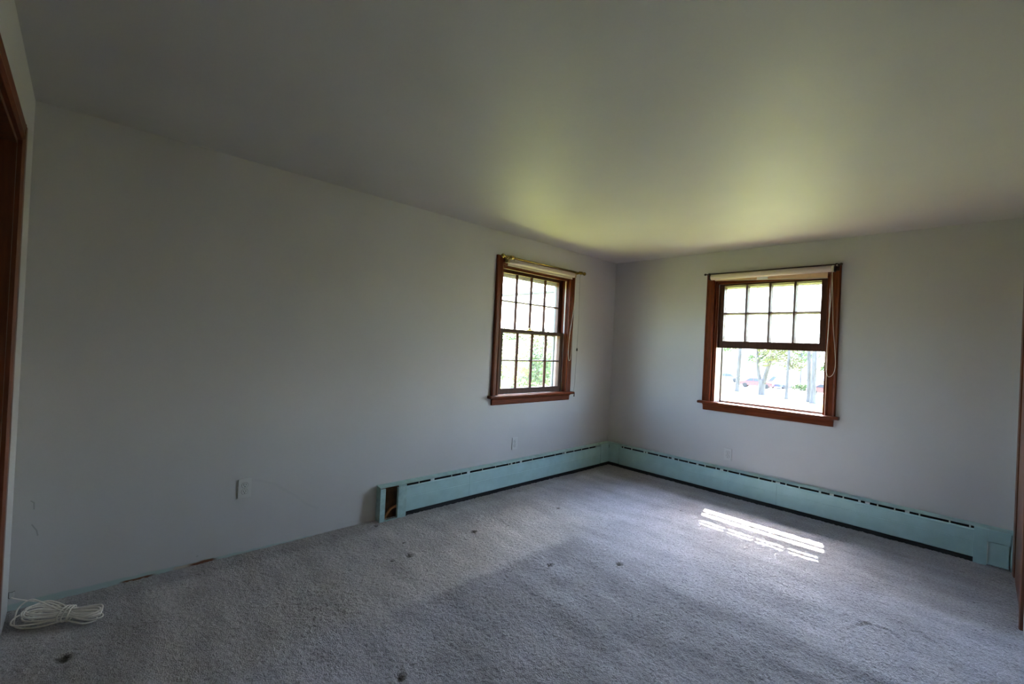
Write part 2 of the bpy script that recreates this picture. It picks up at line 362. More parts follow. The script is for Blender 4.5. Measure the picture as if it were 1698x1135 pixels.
def carpet_mat():
    m = bpy.data.materials.new('blue_grey_carpet'); m.use_nodes = True
    t = m.node_tree; b = t.nodes['Principled BSDF']
    b.inputs['Roughness'].default_value = 0.95; b.inputs['Specular IOR Level'].default_value = 0.1
    b.inputs['Sheen Weight'].default_value = 0.25; b.inputs['Sheen Roughness'].default_value = 0.5
    tc = t.nodes.new('ShaderNodeTexCoord'); sp = t.nodes.new('ShaderNodeSeparateXYZ'); t.links.new(tc.outputs['Object'], sp.inputs[0])
    def noise(s, d=4, vec=None):
        n = t.nodes.new('ShaderNodeTexNoise'); n.inputs['Scale'].default_value = s; n.inputs['Detail'].default_value = d
        t.links.new(vec or tc.outputs['Object'], n.inputs['Vector']); return n.outputs['Fac']
    wob = math_node(t, 'MULTIPLY', math_node(t, 'SUBTRACT', noise(3.5), .5), .14)
    x = math_node(t, 'ADD', sp.outputs[0], wob); y = math_node(t, 'ADD', sp.outputs[1], math_node(t, 'MULTIPLY', wob, -.8))
    # pile crushed the other way where a rug or bed stood: darker nap
    rug = math_node(t, 'MULTIPLY', smooth(t, x, 1.08, 1.15), smooth(t, y, -2.0, -2.13))
    rug = math_node(t, 'MULTIPLY', rug, smooth(t, sp.outputs[1], -3.75, -3.3))
    # worn, lighter track along it
    trk = math_node(t, 'MULTIPLY', math_node(t, 'MULTIPLY', smooth(t, x, .55, .95), smooth(t, x, 1.16, 1.06)), smooth(t, y, -3.6, -2.6))
    mp = t.nodes.new('ShaderNodeMapping'); mp.inputs['Rotation'].default_value = (0, 0, .5); mp.inputs['Scale'].default_value = (1.2, 4, 1)
    t.links.new(tc.outputs['Object'], mp.inputs['Vector'])
    swirl = noise(1.6, 3, mp.outputs[0])
    blot = noise(7, 5)
    fib = noise(190, 2); fib2 = noise(75, 3)
    v = math_node(t, 'ADD', 1.0, math_node(t, 'MULTIPLY', math_node(t, 'SUBTRACT', swirl, .5), 1.0))
    v = math_node(t, 'ADD', v, math_node(t, 'MULTIPLY', math_node(t, 'SUBTRACT', blot, .5), .42))
    v = math_node(t, 'SUBTRACT', v, math_node(t, 'MULTIPLY', rug, .27))
    v = math_node(t, 'ADD', v, math_node(t, 'MULTIPLY', trk, .16))
    v = math_node(t, 'MULTIPLY', v, math_node(t, 'ADD', .30, math_node(t, 'MULTIPLY', fib, 1.4)))
    v = math_node(t, 'MULTIPLY', v, math_node(t, 'ADD', .45, math_node(t, 'MULTIPLY', fib2, 1.1)))
    # darker brown-grey strip along the walls with heaters
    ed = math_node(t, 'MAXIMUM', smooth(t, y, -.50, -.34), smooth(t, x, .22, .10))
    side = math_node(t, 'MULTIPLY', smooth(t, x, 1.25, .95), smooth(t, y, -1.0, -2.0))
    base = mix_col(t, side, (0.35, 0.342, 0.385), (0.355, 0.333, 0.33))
    ed = math_node(t, 'MAXIMUM', ed, math_node(t, 'MULTIPLY', math_node(t, 'MULTIPLY', smooth(t, y, -1.22, -1.10), smooth(t, x, 2.35, 2.75)), .7))  # same brown in a band further out at the right
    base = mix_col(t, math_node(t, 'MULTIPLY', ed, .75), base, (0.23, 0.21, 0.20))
    sc_ = t.nodes.new('ShaderNodeVectorMath'); sc_.operation = 'SCALE'
    t.links.new(base, sc_.inputs[0]); t.links.new(v, sc_.inputs['Scale'])
    col = sc_.outputs[0]
    # grime in the furniture dents
    d = None
    for (cx, cy, rx, ry, a) in DENTS:
        e = math_node(t, 'DIVIDE', seg_dist(t, sp.outputs[0], sp.outputs[1], (cx - .004, cy), (cx + .004, cy)), max(rx, ry))
        d = e if d is None else math_node(t, 'MINIMUM', d, e)
    gn = math_node(t, 'ADD', d, math_node(t, 'MULTIPLY', math_node(t, 'SUBTRACT', fib2, .5), 1.4))
    col = mix_col(t, math_node(t, 'MULTIPLY', smooth(t, gn, 1.0, .3), .85), col, (0.05, 0.043, 0.035))
    t.links.new(col, b.inputs['Base Color'])
    bp = t.nodes.new('ShaderNodeBump'); bp.inputs['Strength'].default_value = 1.0; bp.inputs['Distance'].default_value = .006
    t.links.new(math_node(t, 'ADD', fib, fib2), bp.inputs['Height']); t.links.new(bp.outputs['Normal'], b.inputs['Normal'])
    return m
fl = link('floor', make_floor()); fl.data.materials.append(carpet_mat()); tag(fl, kind='structure')

# ------------------------------------------------------------------ windows (local x along wall, y outwards, z up)
PANE_MESH = {}
def pane(parent, x0, x1, z0, z1, y, m, name='pane'):
    key = (round(x1 - x0, 4), round(z1 - z0, 4), m.name)
    if key not in PANE_MESH:
        w, h = x1 - x0, z1 - z0
        PANE_MESH[key] = MB().add([(0, 0, 0), (w, 0, 0), (w, 0, h), (0, 0, h)], [(0, 1, 2, 3)]).mesh('pane', m)
    return link(name, PANE_MESH[key], parent, (x0, y, z0))
def sash(root, name, x0, x1, z0, z1, y, rail_top, rail_bot, stile=.05, th=.036, hazy=False):
    """one sash: frame mesh with muntins and eight panes below it"""
    px0, px1, pz0, pz1 = x0 + stile, x1 - stile, z0 + rail_bot, z1 - rail_top
    b = MB()
    b.box(x0, px0, y, y + th, z0, z1); b.box(px1, x1, y, y + th, z0, z1)
    b.box(px0, px1, y, y + th, z0, pz0); b.box(px0, px1, y, y + th, pz1, z1)
    s = b.build(name, SASHW, root, bevel=.002)
    mw = .022
    for k in (1, 2, 3):
        xc = px0 + (px1 - px0) * k / 4
        MB().prism([(xc - mw / 2, y + .016), (xc - mw / 5, y + .002), (xc + mw / 5, y + .002), (xc + mw / 2, y + .016), (xc + mw / 2, y + .026), (xc + mw / 5, y + th - .002), (xc - mw / 5, y + th - .002), (xc - mw / 2, y + .026)], pz0, pz1, 'z').build('muntin', SASHW, s)
    zc = (pz0 + pz1) / 2
    MB().prism([(y + .016, zc - mw / 2.6), (y + .004, zc - mw / 6), (y + .004, zc + mw / 6), (y + .016, zc + mw / 2.6), (y + .026, zc + mw / 2.6), (y + th - .004, zc), (y + .026, zc - mw / 2.6)], px0, px1, 'x').build('muntin', SASHW, s)
    pw, ph = (px1 - px0) / 4, (pz1 - pz0) / 2
    for i in range(4):
        for j in range(2):
            pane(s, px0 + i * pw + .001, px0 + (i + 1) * pw - .001, pz0 + j * ph + .001, pz0 + (j + 1) * ph - .001, y + .021, GLASS2 if hazy else GLASS)
    return s
def window(name, loc, rz, raised):
    root = tag(empty(name, loc, rz), kind='structure')
    C0, C1 = .078, WW - .078
    prof = [(0, 0), (0, -.018), (.010, -.024), (.022, -.019), (.055, -.016), (.064, -.021), (.072, -.021), (.078, -.014), (.078, 0)]
    zs, zt = 0.886, 2.178
    MB().prism(prof, zs, zt, 'z').build('casing', WOOD, root)
    MB().prism([(WW - a, c) for a, c in prof], zs, zt, 'z').build('casing', WOOD, root)
    MB().prism([(c, zt - a) for a, c in prof], C0, C1, 'x').build('casing', WOODH, root)
    # stool with rounded nose and horns, apron below
    MB().prism([(.02, .862), (-.048, .862), (-.058, .868), (-.060, .876), (-.056, .884), (-.048, .888), (.02, .888)], -.032, WW + .028).build('stool', WOODH, root)
    MB().prism([(0, .798), (-.014, .798), (-.018, .806), (-.020, .845), (-.034, .856), (-.036, .862), (0, .862)], .012, WW - .012).build('apron', WOODH, root, bevel=.001)
    # jamb lining, stops, sloping outer sill
    for xa, xb in ((O0 - .004, O0 + .014), (O1 - .014, O1 + .004)):
        MB().box(xa, xb, 0, T, .88, 2.105).build('jamb', WOOD, root)
    MB().box(O0, O1, 0, T, 2.09, 2.107).build('head_jamb', WOODH, root)
    MB().prism([(.02, .862), (.02, .888), (T + .05, .868), (T + .05, .845)], O0, O1).build('sill', WOODH, root)
    X0, X1 = O0 + .014, O1 - .014
    for xa, xb in ((X0, X0 + .012), (X1 - .012, X1)):
        MB().box(xa, xb, .012, .026, .888, 2.09).build('stop', WOOD, root, bevel=.002)
        MB().box(xa, xb, .122, .150, .87, 2.09).build('stop', STORM, root, bevel=.002)
        lx0, lx1 = (xa, xb) if xa < .5 else (xa, xb)
        if raised:
            MB().box(lx0, lx1, .028, .068, .888, 2.09).build('jamb_liner', STORM, root, bevel=.001); MB().box(lx0, lx1, .0745, .118, .888, 2.09).build('jamb_liner', STORM, root, bevel=.001)
        else:
            MB().box(lx0, lx1, .0265, .036, .888, 2.09).build('jamb_liner', STORM, root); MB().box(lx0, lx1, .037, .120, .888, 2.09).build('parting_stop', WOOD, root)
    MB().box(X0, X1, .012, .026, 2.07, 2.09).build('stop', WOODH, root, bevel=.002)
    S0, S1 = X0 + .012, X1 - .012
    # sashes
    if raised:
        sash(root, 'upper_sash', S0, S1, 1.462, 2.09, .078, .045, .038, hazy=True)
        sash(root, 'lower_sash', S0, S1, 1.432, 2.095, .034, .040, .070, hazy=True)
    else:
        sash(root, 'upper_sash', S0, S1, 1.478, 2.09, .078, .042, .034)
        sash(root, 'lower_sash', S0, S1, .888, 1.512, .034, .036, .055)
        k = MB().box(.50, .56, .036, .064, 1.512, 1.520); k.lathe([(0, .014), (.012, .012), (.016, .006)], (.53, .05, 1.52)); k.box(.527, .58, .045, .055, 1.524, 1.532)
        k.build('sash_lock', BRASS, root)
    # storm window: thin metal frame, meeting bar and two lights
    st = MB(); sy0, sy1 = .150, .166
    st.box(X0 - .01, X0 + .026, sy0, sy1, .872, 2.09); st.box(X1 - .026, X1 + .01, sy0, sy1, .872, 2.09)
    st.box(X0, X1, sy0, sy1, .870, .895); mz = 1.530 if raised else 1.470; st.box(X0, X1, sy0, sy1, mz, mz + .024)
    s = st.build('storm_window', MILL, root, bevel=.001)
    pane(s, X0 + .026, X1 - .026, .895, mz, sy0 + .008, STGLASS, 'storm_pane'); pane(s, X0 + .026, X1 - .026, mz + .024, 2.04, sy0 + .012, STGLASS, 'storm_pane')
    MB().box(X0 + .026, X1 - .026, sy0, sy1, 2.035 if raised else 2.018, 2.09).build('storm_head', EXTW, root, bevel=.001)  # white against the grey frame: light on the top rail put in as colour
    # outer casing and brick mould
    o = MB(); o.box(O0 - .10, O0 + .01, T, T + .03, .84, 2.2); o.box(O1 - .01, O1 + .10, T, T + .03, .84, 2.2); o.box(O0 - .1, O1 + .1, T, T + .03, 2.09, 2.2)
    o.build('outer_casing', mat('shaded_outer_paint', (.16, .16, .16), .7, noise=.1), root)  # shade on the outer casing put into its grey
    return root
window('window_1', (0, VY0, 0), PI / 2, False)
window('window_2', (WX0, 0, 0), 0, True)

# ------------------------------------------------------------------ doors at the picture's edges
d1 = tag(empty('door_1', (D1X0, -L, 0)), kind='structure')
wd = D1X1 - D1X0
cp = [(-.066, 0), (-.066, .014), (-.058, .020), (-.03, .017), (-.012, .020), (0, .012), (0.0, 0)]
MB().prism(cp, 0, D1Z + .066, 'z').build('casing', DOORW, d1)
MB().prism([(wd - a, c) for a, c in cp], 0, D1Z + .066, 'z').build('casing', DOORW, d1)
MB().prism([(c, D1Z - a) for a, c in cp], 0, wd, 'x').build('casing', WOODH, d1)
j = MB(); j.box(0, .018, -.12, 0, 0, D1Z); j.box(wd - .018, wd, -.12, 0, 0, D1Z); j.box(0, wd, -.12, 0, D1Z - .018, D1Z); j.build('jamb', DOORW, d1)
j = MB(); j.box(.018, .030, -.08, -.045, 0, D1Z - .018); j.box(wd - .030, wd - .018, -.08, -.045, 0, D1Z - .018); j.box(.018, wd - .018, -.08, -.045, D1Z - .03, D1Z - .018); j.build('stop', DOORW, d1)
b = MB(); b.box(-.30, wd + .3, -1.0, -.90, -.1, H); b.box(-.30, -.2, -.9, -.12, -.1, H); b.box(wd + .2, wd + .3, -.9, -.12, -.1, H); b.box(-.3, wd + .3, -1.0, -.12, -.1, 0); b.box(-.3, wd + .3, -1.0, -.12, H - .1, H)
b.build('closet_lining_or_added_backing', BROWNM, d1)

d2 = tag(empty('door_2', (W, D2Y1, 0), -PI / 2), kind='structure')      # local x runs towards the camera along the near wall, y into the wall (-y = room)
wd = D2Y1 - D2Y0
d2.rotation_euler.z = -PI / 2
# with rz=-90: local (x,y) -> world (y,-x): local y out of the wall = +x world
cq = [(-.078, 0), (-.078, -.012), (-.068, -.016), (-.02, -.014), (0, -.010), (0, 0)]
MB().prism(cq, 0, D2Z + .078, 'z').build('casing', DOORW, d2)
MB().prism([(wd - a, c) for a, c in cq], 0, D2Z + .078, 'z').build('casing', DOORW, d2)
MB().prism([(c, D2Z - a) for a, c in cq], 0, wd, 'x').build('casing', WOODH, d2)
j = MB(); j.box(0, .018, 0, .12, 0, D2Z); j.box(wd - .018, wd, 0, .12, 0, D2Z); j.box(0, wd, 0, .12, D2Z - .018, D2Z); j.build('jamb', DOORW, d2)
MB().box(.0185, wd - .0185, -.006, .03, .004, D2Z - .0185).build('door_slab', DOORW, d2, bevel=.002)
MB().box(-.05, wd + .05, .121, .14, -.1, D2Z + .05).build('closet_lining_or_added_backing', BROWNM, d2)  # unseen backing added to stop daylight leaking in round the slab

# ------------------------------------------------------------------ baseboard heaters (local x along wall, -y into room)
DP = .063
def heater(root, x0, x1, seams, tabs, lo, hi, left_open=None, right_end=None):
    """x0..x1 whole run, lo..hi the run of the open slot"""
    # top cap with back plate
    MB().prism([(0, .262), (-.050, .2545), (-.058, .253), (-.060, .250), (-.057, .2485), (-.05, .2505), (-.003, .257), (-.003, .02), (0, .02)], x0, x1).build('top_cap', TEALD, root)
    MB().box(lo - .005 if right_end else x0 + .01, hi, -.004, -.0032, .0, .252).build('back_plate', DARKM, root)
    # front panels
    edges = [lo] + seams + [hi]
    for a, c in zip(edges[:-1], edges[1:]):
        a2, c2 = a + .0008, c - .0008
        prof = [(-.050, .229), (-.054, .232), (-.060, .232), (-.063, .228), (-.0645, .220), (-.061, .217), (-.0635, .150), (-.0625, .147), (-.0645, .144), (-.064, .040), (-.060, .035), (-.050, .035), (-.050, .038), (-.058, .039), (-.0625, .043), (-.0628, .144), (-.0605, .147), (-.0615, .150), (-.0590, .217), (-.0625, .220), (-.061, .226), (-.058, .229)]
        MB().prism(prof, a2, c2).build('front_panel', TEAL, root)
    tm = {}
    for xc, w in tabs:
        b = MB(); b.box(-w / 2, w / 2, -.0600, -.056, .228, .2505); b.box(-w / 2, w / 2, -.0600, -.030, .247, .2505)
        o = b.build('damper_bracket', TABM, root, loc=(xc, 0, 0))
    MB().prism([(-.004, .200), (-.056, .215), (-.057, .214), (-.004, .198)], lo, hi).build('damper', DARKM, root)  # coloured near-black so the slot reads as deep shade
    el = MB(); el.tube([(lo - .05, -.032, .085), (hi + .02, -.032, .085)], .011, 10)
    el.build('pipe', COPPER, root)
    fn = MB(); n = int((hi - lo - .2) / .012)
    for i in range(n):
        x = lo + .1 + i * .012; fn.add([(x, -.006, .055), (x, -.056, .055), (x, -.056, .115), (x, -.006, .115)], [(0, 1, 2, 3)])
    tag(fn.build('fins', ALU, root), kind='stuff')
    # near-black strip: the shadow gap under the cover, put in as colour
    MB().box(lo, hi, -.054, -.050, -.012, .040).build('gap_shadow_strip', DARKM, root)
hl = empty('baseboard_heater', (0, 0, 0), PI / 2)
tag(hl, 'teal baseboard heater under the left window, its left end cap open', 'heater', 'teal baseboard heaters')
ltabs = [(-2.66, .006), (-2.535, .035), (-2.345, .006), (-2.245, .006), (-2.168, .03), (-2.01, .006), (-1.855, .006), (-1.69, .006), (-1.655, .02), (-1.60, .006), (-1.53, .026), (-1.37, .006), (-1.21, .006), (-1.03, .006), (-.905, .006), (-.868, .028), (-.72, .006), (-.585, .006), (-.45, .006), (-.32, .006)]
heater(hl, -2.99, -.075, [-2.155], ltabs, -2.776, -.232)
# open end cap: side plate, two stiles, sill strip
ec = MB()
ec.box(-2.990, -2.986, -.063, 0, -.006, .255)
ec.box(-2.990, -2.953, -.066, -.063, -.006, .246); ec.box(-2.953, -2.949, -.066, -.050, -.004, .242)
ec.box(-2.840, -2.772, -.0665, -.063, -.008, .240); ec.box(-2.844, -2.840, -.0665, -.045, 0, .236)
ec.box(-2.953, -2.840, -.066, -.062, -.006, .008)
ec.prism([(-.066, .240), (-.050, .252), (-.060, .249)], -2.84, -2.772)
ec.build('end_cap', TEALD, hl, bevel=.0008)
MB().prism([(-2.9805, -.004), (-2.79, -.004), (-2.79, -.012), (-2.86, -.016), (-2.9805, -.010)], .0, .248, 'z').build('bare_board', BROWNM, hl)
k = MB(); k.tube(catmull([(-2.93, -.02, .0), (-2.92, -.03, .03), (-2.88, -.032, .075), (-2.82, -.032, .085), (-2.79, -.032, .085)]), .011, 10); k.build('pipe', COPPER, hl)
k = MB()
for i in range(14):
    x = -2.94 + random.random() * .09; y = -.058 + random.random() * .03; s_ = .004 + random.random() * .006
    k.add([(x, y, .004), (x + s_, y, .004), (x, y + s_, .004), (x + s_ * .4, y + s_ * .4, .006 + s_)], [(0, 2, 1), (0, 1, 3), (1, 2, 3), (2, 0, 3)])
tag(k.build('debris', mat('plaster_crumbs', (.35, .3, .25), .9, noise=.3), hl), kind='stuff')

hr = empty('baseboard_heater', (0, 0, 0), 0)
tag(hr, 'teal baseboard heater under the right window, running to the corner by the door', 'heater', 'teal baseboard heaters')
rtabs = [(.257, .009), (.363, .009), (.522, .02), (.553, .018), (.695, .009), (.803, .009), (.858, .03), (.919, .009), (1.027, .009), (1.12, .022), (1.198, .009), (1.307, .009), (1.36, .03), (1.418, .009), (1.527, .009), (1.696, .009), (1.806, .009), (1.852, .036), (1.917, .009), (2.02, .009), (2.172, .016), (2.255, .028), (2.334, .009), (2.441, .016), (2.492, .03), (2.555, .009), (2.658, .009), (2.731, .026), (2.80, .009), (2.962, .009), (3.065, .009)]
heater(hr, .075, W - .002, [1.845], rtabs, .203, 3.088, right_end=True)
ec = MB()
ec.box(3.085, 3.152, -.068, -.062, -.006, .247)                    # stile reaching the carpet
ec.box(3.152, 3.262, -.068, -.062, .168, .247)                     # head above the access door
ec.box(3.262, W - .003, -.066, -.058, -.006, .247)
ec.box(3.085, W - .003, -.062, -.030, .243, .2500)
ec.build('end_cap', TEAL, hr, bevel=.0012)
dr = MB(); dr.box(3.1545, 3.2535, -.0665, -.062, .012, .164); dr.box(3.1545, 3.2565, -.072, -.062, .012, .020)
do = dr.build('access_door', TEAL, hr, bevel=.001)
MB().box(3.1515, 3.1555, -.0705, -.062, .012, .164).build('highlight_lip', TABM, do)   # lip in a paler colour, standing in for light on the door edge

hc = empty('heater_corner_cover', (0, 0, 0)); tag(hc, 'teal inside corner cover joining the two baseboard heaters', 'heater cover')
c = MB()
c.add([(.0655, -.229, .040), (.0655, -.0655, .040), (.200, -.0655, .040), (.0655, -.229, .2535), (.0655, -.0655, .2535), (.200, -.0655, .2535),
       (.062, -.229, .040), (.062, -.062, .040), (.200, -.062, .040), (.062, -.229, .2535), (.062, -.062, .2535), (.200, -.062, .2535)],
      [(0, 1, 4, 3), (1, 2, 5, 4), (6, 9, 10, 7), (7, 10, 11, 8), (0, 3, 9, 6), (2, 8, 11, 5), (0, 6, 7, 1), (1, 7, 8, 2), (3, 4, 10, 9), (4, 5, 11, 10)])
c.build('corner_panel', TEAL, hc)
c = MB(); c.prism([(.0, -.232), (.064, -.232), (.064, -.064), (.203, -.064), (.203, 0), (0, 0)], .2535, .2625, 'z')
c.build('corner_top', TEALD, hc, bevel=.001)
c = MB(); c.box(.0632, .0676, -.070, -.0632, .2, .236); c.build('corner_clip', DARKM, hc)
c = MB(); c.box(.0, .054, -.235, -.05, -.012, .042); c.box(.0, .205, -.054, -.0, -.012, .042); c.build('gap_shadow_strip', DARKM, hc)  # painted near-black as the shadow gap under the corner cover

# ------------------------------------------------------------------ wall outlets
def outlet(label, loc, rz):
    r = empty('wall_outlet', loc, rz); tag(r, label, 'outlet', 'duplex wall outlets')
    w, h = .072, .116
    MB().prism([(-w / 2, -h / 2), (w / 2, -h / 2), (w / 2, h / 2), (-w / 2, h / 2)], -.0065, -.0005, 'y').build('cover_plate', PLATE, r, bevel=.0022)
    for zc in (.0195, -.0195):
        pr = []
        for k in range(24):
            a = 2 * PI * k / 24; pr.append((.0172 * math.cos(a), zc + max(-.0143, min(.0143, .0172 * math.sin(a)))))
        q = MB().prism(pr, -.0088, -.004, 'y').build('receptacle', PLATE, r, bevel=.0006)
        s = MB(); s.box(-.0072, -.0050, -.0094, -.0080, zc - .001, zc + .0085); s.box(.0050, .0072, -.0094, -.0080, zc, zc + .0075)
        s.prism([(.0028 * math.cos(2 * PI * k / 10), zc - .0075 + .0028 * math.sin(2 * PI * k / 10)) for k in range(10)], -.0094, -.0080, 'y')
        s.build('slot', SLOT, q)
        ring = MB().prism([(a * 1.09, zc + (b_ - zc) * 1.1) for a, b_ in pr], -.0068, -.0060, 'y').build('rim', mat('outlet_gap', (.18, .17, .16), .7), q)
    MB().lathe([(-.008, .0032), (-.0065, .0036)], (0, 0, 0), 'y', 12).build('screw', mat('screw_metal', (.5, .48, .42), .35, metal=.7), r)
    return r
outlet('white duplex wall outlet low on the left wall, far left of its heater', (0, -3.872, .401), PI / 2)
outlet('white duplex wall outlet on the left wall, between window and teal heater', (0, -1.571, .412), PI / 2)
outlet('white duplex wall outlet on the right wall, below the right window', (1.390, 0, .390), 0)

# ------------------------------------------------------------------ curtain rods, roller shades, cords
# left window: brass rod with ball finials (root turned like the wall; local x = world y, -y = room)
rd = empty('curtain_rod', (0, 0, 2.16), PI / 2); tag(rd, 'polished brass curtain rod with ball finials above the left window', 'curtain rod', 'curtain rods above the windows')
MB().tube([(-1.90, -.088, 0), (-.735, -.088, .004)], .0065, 12).build('rod', BRASS, rd)
fin = [(0, .008), (.006, .013), (.010, .008), (.016, .008), (.022, .015), (.030, .019), (.038, .0175), (.046, .011), (.050, .004)]
MB().lathe([(-t, r) for t, r in fin], (-1.885, -.088, 0), 'x').build('finial', BRASS, rd)
MB().lathe(fin, (-.755, -.088, .004), 'x').build('finial', BRASS, rd)
for xc, z in ((-1.815, 0), (-.80, .004)):
    b = MB()
    b.lathe([(0, .024), (-.004, .024), (-.008, .012), (-.06, .008), (-.075, .010), (-.080, .016), (-.096, .016), (-.100, .010)], (xc, -.020, z - .004), 'y')
    b.lathe([(-.014, .011), (-.008, .016), (.008, .016), (.014, .011)], (xc, -.088, z), 'x')
    b.build('bracket', BRASS, rd)
for xc in (-1.865, -1.845, -1.775):
    b = MB(); b.tube([(xc, -.088 + .016 * math.cos(a), -.004 + .016 * math.sin(a)) for a in np.linspace(0, 2 * PI, 17)[:-1]], .0028, 6, closed=True)
    b.tube([(xc, -.088, -.020), (xc + .003, -.088, -.026), (xc, -.088, -.032)], .002, 6)
    b.build('ring', BRASS, rd)
s1 = empty('roller_shade', (0, 0, 2.135), PI / 2); tag(s1, 'rolled-up cream roller shade behind the brass rod of the left window', 'shade', 'rolled-up roller shades')
MB().lathe([(0, .020), (.003, .0235), (.95, .0235), (.953, .020)], (-1.80, -.046, 0), 'x', 20).build('roll', SHADE, s1)
MB().box(-1.795, -.852, -.030, -.0265, -.040, -.006).build('hem', SHADE, s1)
MB().prism([(-.031, -.043), (-.026, -.043), (-.026, -.034), (-.031, -.034)], -1.795, -.852).build('hem_bar', SHADE, s1)
for xa, xb in ((-1.826, -1.802), (-.845, -.822)):
    b = MB(); b.box(xa, xb, -.060, -.022, -.022, .020); b.lathe([(-.014, .006), (.014, .006)], ((xa + xb) / 2, -.046, 0), 'x', 10); b.build('bracket', mat('tan_bracket', (.38, .27, .12), .5, noise=.1), s1, bevel=.001)
b = MB(); b.tube(catmull([(-.826, -.052, -.02), (-.820, -.048, -.29), (-.866, -.044, -.62), (-.874, -.040, -.80), (-.862, -.036, -.89), (-.838, -.034, -.912), (-.822, -.036, -.84), (-.815, -.046, -.4), (-.816, -.052, -.02)], 8), .0017, 6)
b.build('cord', CORD, s1)
pc = empty('pull_cord', (0, 0, 0), PI / 2); tag(pc, 'thin taut cord with a dark knob hanging right of the left window', 'cord')
GREYC = mat('grey_cord', (.22, .23, .22), .6)
MB().tube(catmull([(-.760, -.075, 2.150), (-.752, -.055, 2.125), (-.745, -.05, 1.9), (-.736, -.05, 1.686), (-.742, -.05, 1.343), (-.752, -.05, 1.017), (-.768, -.05, .880)], 6), .0016, 6).build('cord', GREYC, pc)
MB().lathe([(.018, .003), (.010, .006), (-.002, .0085), (-.012, .008), (-.016, .004)], (-.742, -.05, 1.343), 'z', 12).build('knob', SLOT, pc)
hk = empty('cord_hook', (0, -.765, .86), PI / 2); tag(hk, 'small dark hook at the right end of the left window sill', 'hook')
b = MB(); b.tube(catmull([(-.02, -.02, .016), (-.02, -.05, .016), (.004, -.052, .016), (.010, -.052, .006), (.008, -.052, -.018)], 5), .0045, 8); b.lathe([(-.024, .006), (-.016, .007), (-.012, .004)], (.008, -.052, 0), 'z', 10); b.box(-.026, -.013, -.024, -.001, .008, .024)
b.build('hook', BRONZE, hk)

rd2 = empty('curtain_rod', (0, 0, 2.166)); tag(rd2, 'thin dark bronze curtain rod above the right window', 'curtain rod', 'curtain rods above the windows')
MB().tube([(1.128, -.072, 0), (2.245, -.072, .001)], .0055, 10).build('rod', BRONZE, rd2)
MB().lathe([(0, .0055), (-.003, .010), (-.011, .011), (-.018, .007), (-.021, .002)], (1.128, -.072, 0), 'x').build('finial', BRONZE, rd2)
MB().lathe([(0, .0055), (.003, .010), (.011, .011), (.018, .007), (.021, .002)], (2.245, -.072, .001), 'x').build('finial', BRONZE, rd2)
for xc in (1.160, 2.222):
    b = MB(); b.box(xc - .016, xc + .016, -.026, -.021, -.045, .012); b.box(xc - .005, xc + .005, -.074, -.022, -.010, -.002); b.lathe([(-.008, .011), (.008, .011)], (xc, -.072, 0), 'x', 12)
    b.build('bracket', BRONZE, rd2, bevel=.001)
MB().lathe([(-.082, .0045), (-.079, .0055)], (2.226, 0, -.005), 'y', 10).build('screw', WHITEP, rd2)
s2 = empty('roller_shade', (0, 0, 2.138)); tag(s2, 'rolled-up cream roller shade with white pull tab on the right window', 'shade', 'rolled-up roller shades')
MB().lathe([(0, .024), (.003, .0285), (1.012, .0285), (1.016, .024)], (1.168, -.046, 0), 'x', 24).build('roll', SHADE, s2)
b = MB(); b.add([(1.20, -.026, .0), (2.155, -.026, .0), (2.152, -.024, -.076), (1.20, -.024, -.030), (1.20, -.0252, .0), (2.155, -.0252, .0), (2.152, -.0232, -.076), (1.20, -.0232, -.030)],
               [(0, 1, 2, 3), (4, 7, 6, 5), (0, 3, 7, 4), (1, 5, 6, 2), (0, 4, 5, 1), (3, 2, 6, 7)])
b.build('hem', SHADEF, s2)
MB().tube([(1.20, -.0265, -.030), (2.153, -.0265, -.074)], .0035, 8).build('hem_bar', SHADE, s2)
MB().box(1.592, 1.686, -.034, -.029, -.052, -.026).build('pull_tab', WHITEP, s2, bevel=.001)
b = MB(); b.lathe([(0, .026), (.004, .030), (.012, .030), (.016, .026)], (2.186, -.046, 0), 'x', 20); b.build('clutch', WHITEP, s2, bevel=0)
for xa in (1.152, 2.204):
    b = MB(); b.box(xa, xa + .004, -.066, -.021, -.026, .018); b.box(xa, xa + .014 if xa < 2 else xa + .004, -.024, -.021, -.03, .02); b.build('bracket', BRONZE, s2)
b = MB(); b.tube(catmull([(2.192, -.078, .0), (2.200, -.06, -.2), (2.212, -.05, -.48), (2.236, -.048, -.745), (2.238, -.048, -.84), (2.222, -.047, -.900), (2.192, -.046, -.918), (2.174, -.046, -.86), (2.172, -.047, -.75), (2.180, -.05, -.5), (2.191, -.055, -.2), (2.196, -.078, .02)], 8), .0019, 6)
b.build('cord', CORD, s2)

# ------------------------------------------------------------------ coil of white cable in the near left corner
cb = empty('cable_coil', (.20, -4.66, 0)); tag(cb, 'loosely coiled white cable tied in the middle on the carpet', 'cable')
O_ = Vector((.20, -4.66, 0)); Tp = Vector((.262, -4.625, .030)); A = Vector((.60, .80, 0)).normalized(); Pp = Vector((.80, -.60, 0)).normalized(); Zp = Vector((0, 0, 1))
def coil_loop(le, lw, lz, re, rw, rz_, off, wl0=0.0):
    pts = []
    for (t, w, z) in [(0, .012, .0), (-.35 * le, lw * .8 + wl0, lz * .3), (-.8 * le, lw + wl0, lz * .7), (-le, wl0, lz), (-.8 * le, -lw + wl0, lz * 1.1), (-.35 * le, -lw * .8 + wl0, lz * .6), (0, -.012, .006),
                      (.4 * re, -rw * .8, rz_ * .6), (.8 * re, -rw, rz_), (re, 0, rz_), (.8 * re, rw, rz_ * .7), (.4 * re, rw * .8, .3 * rz_)]:
        p = Tp + A * t + Pp * w + Zp * z + off
        pts.append(p - O_)
    for p in pts: p.z = max(p.z, .006)
    return pts
b = MB(); rr = random.Random(3)
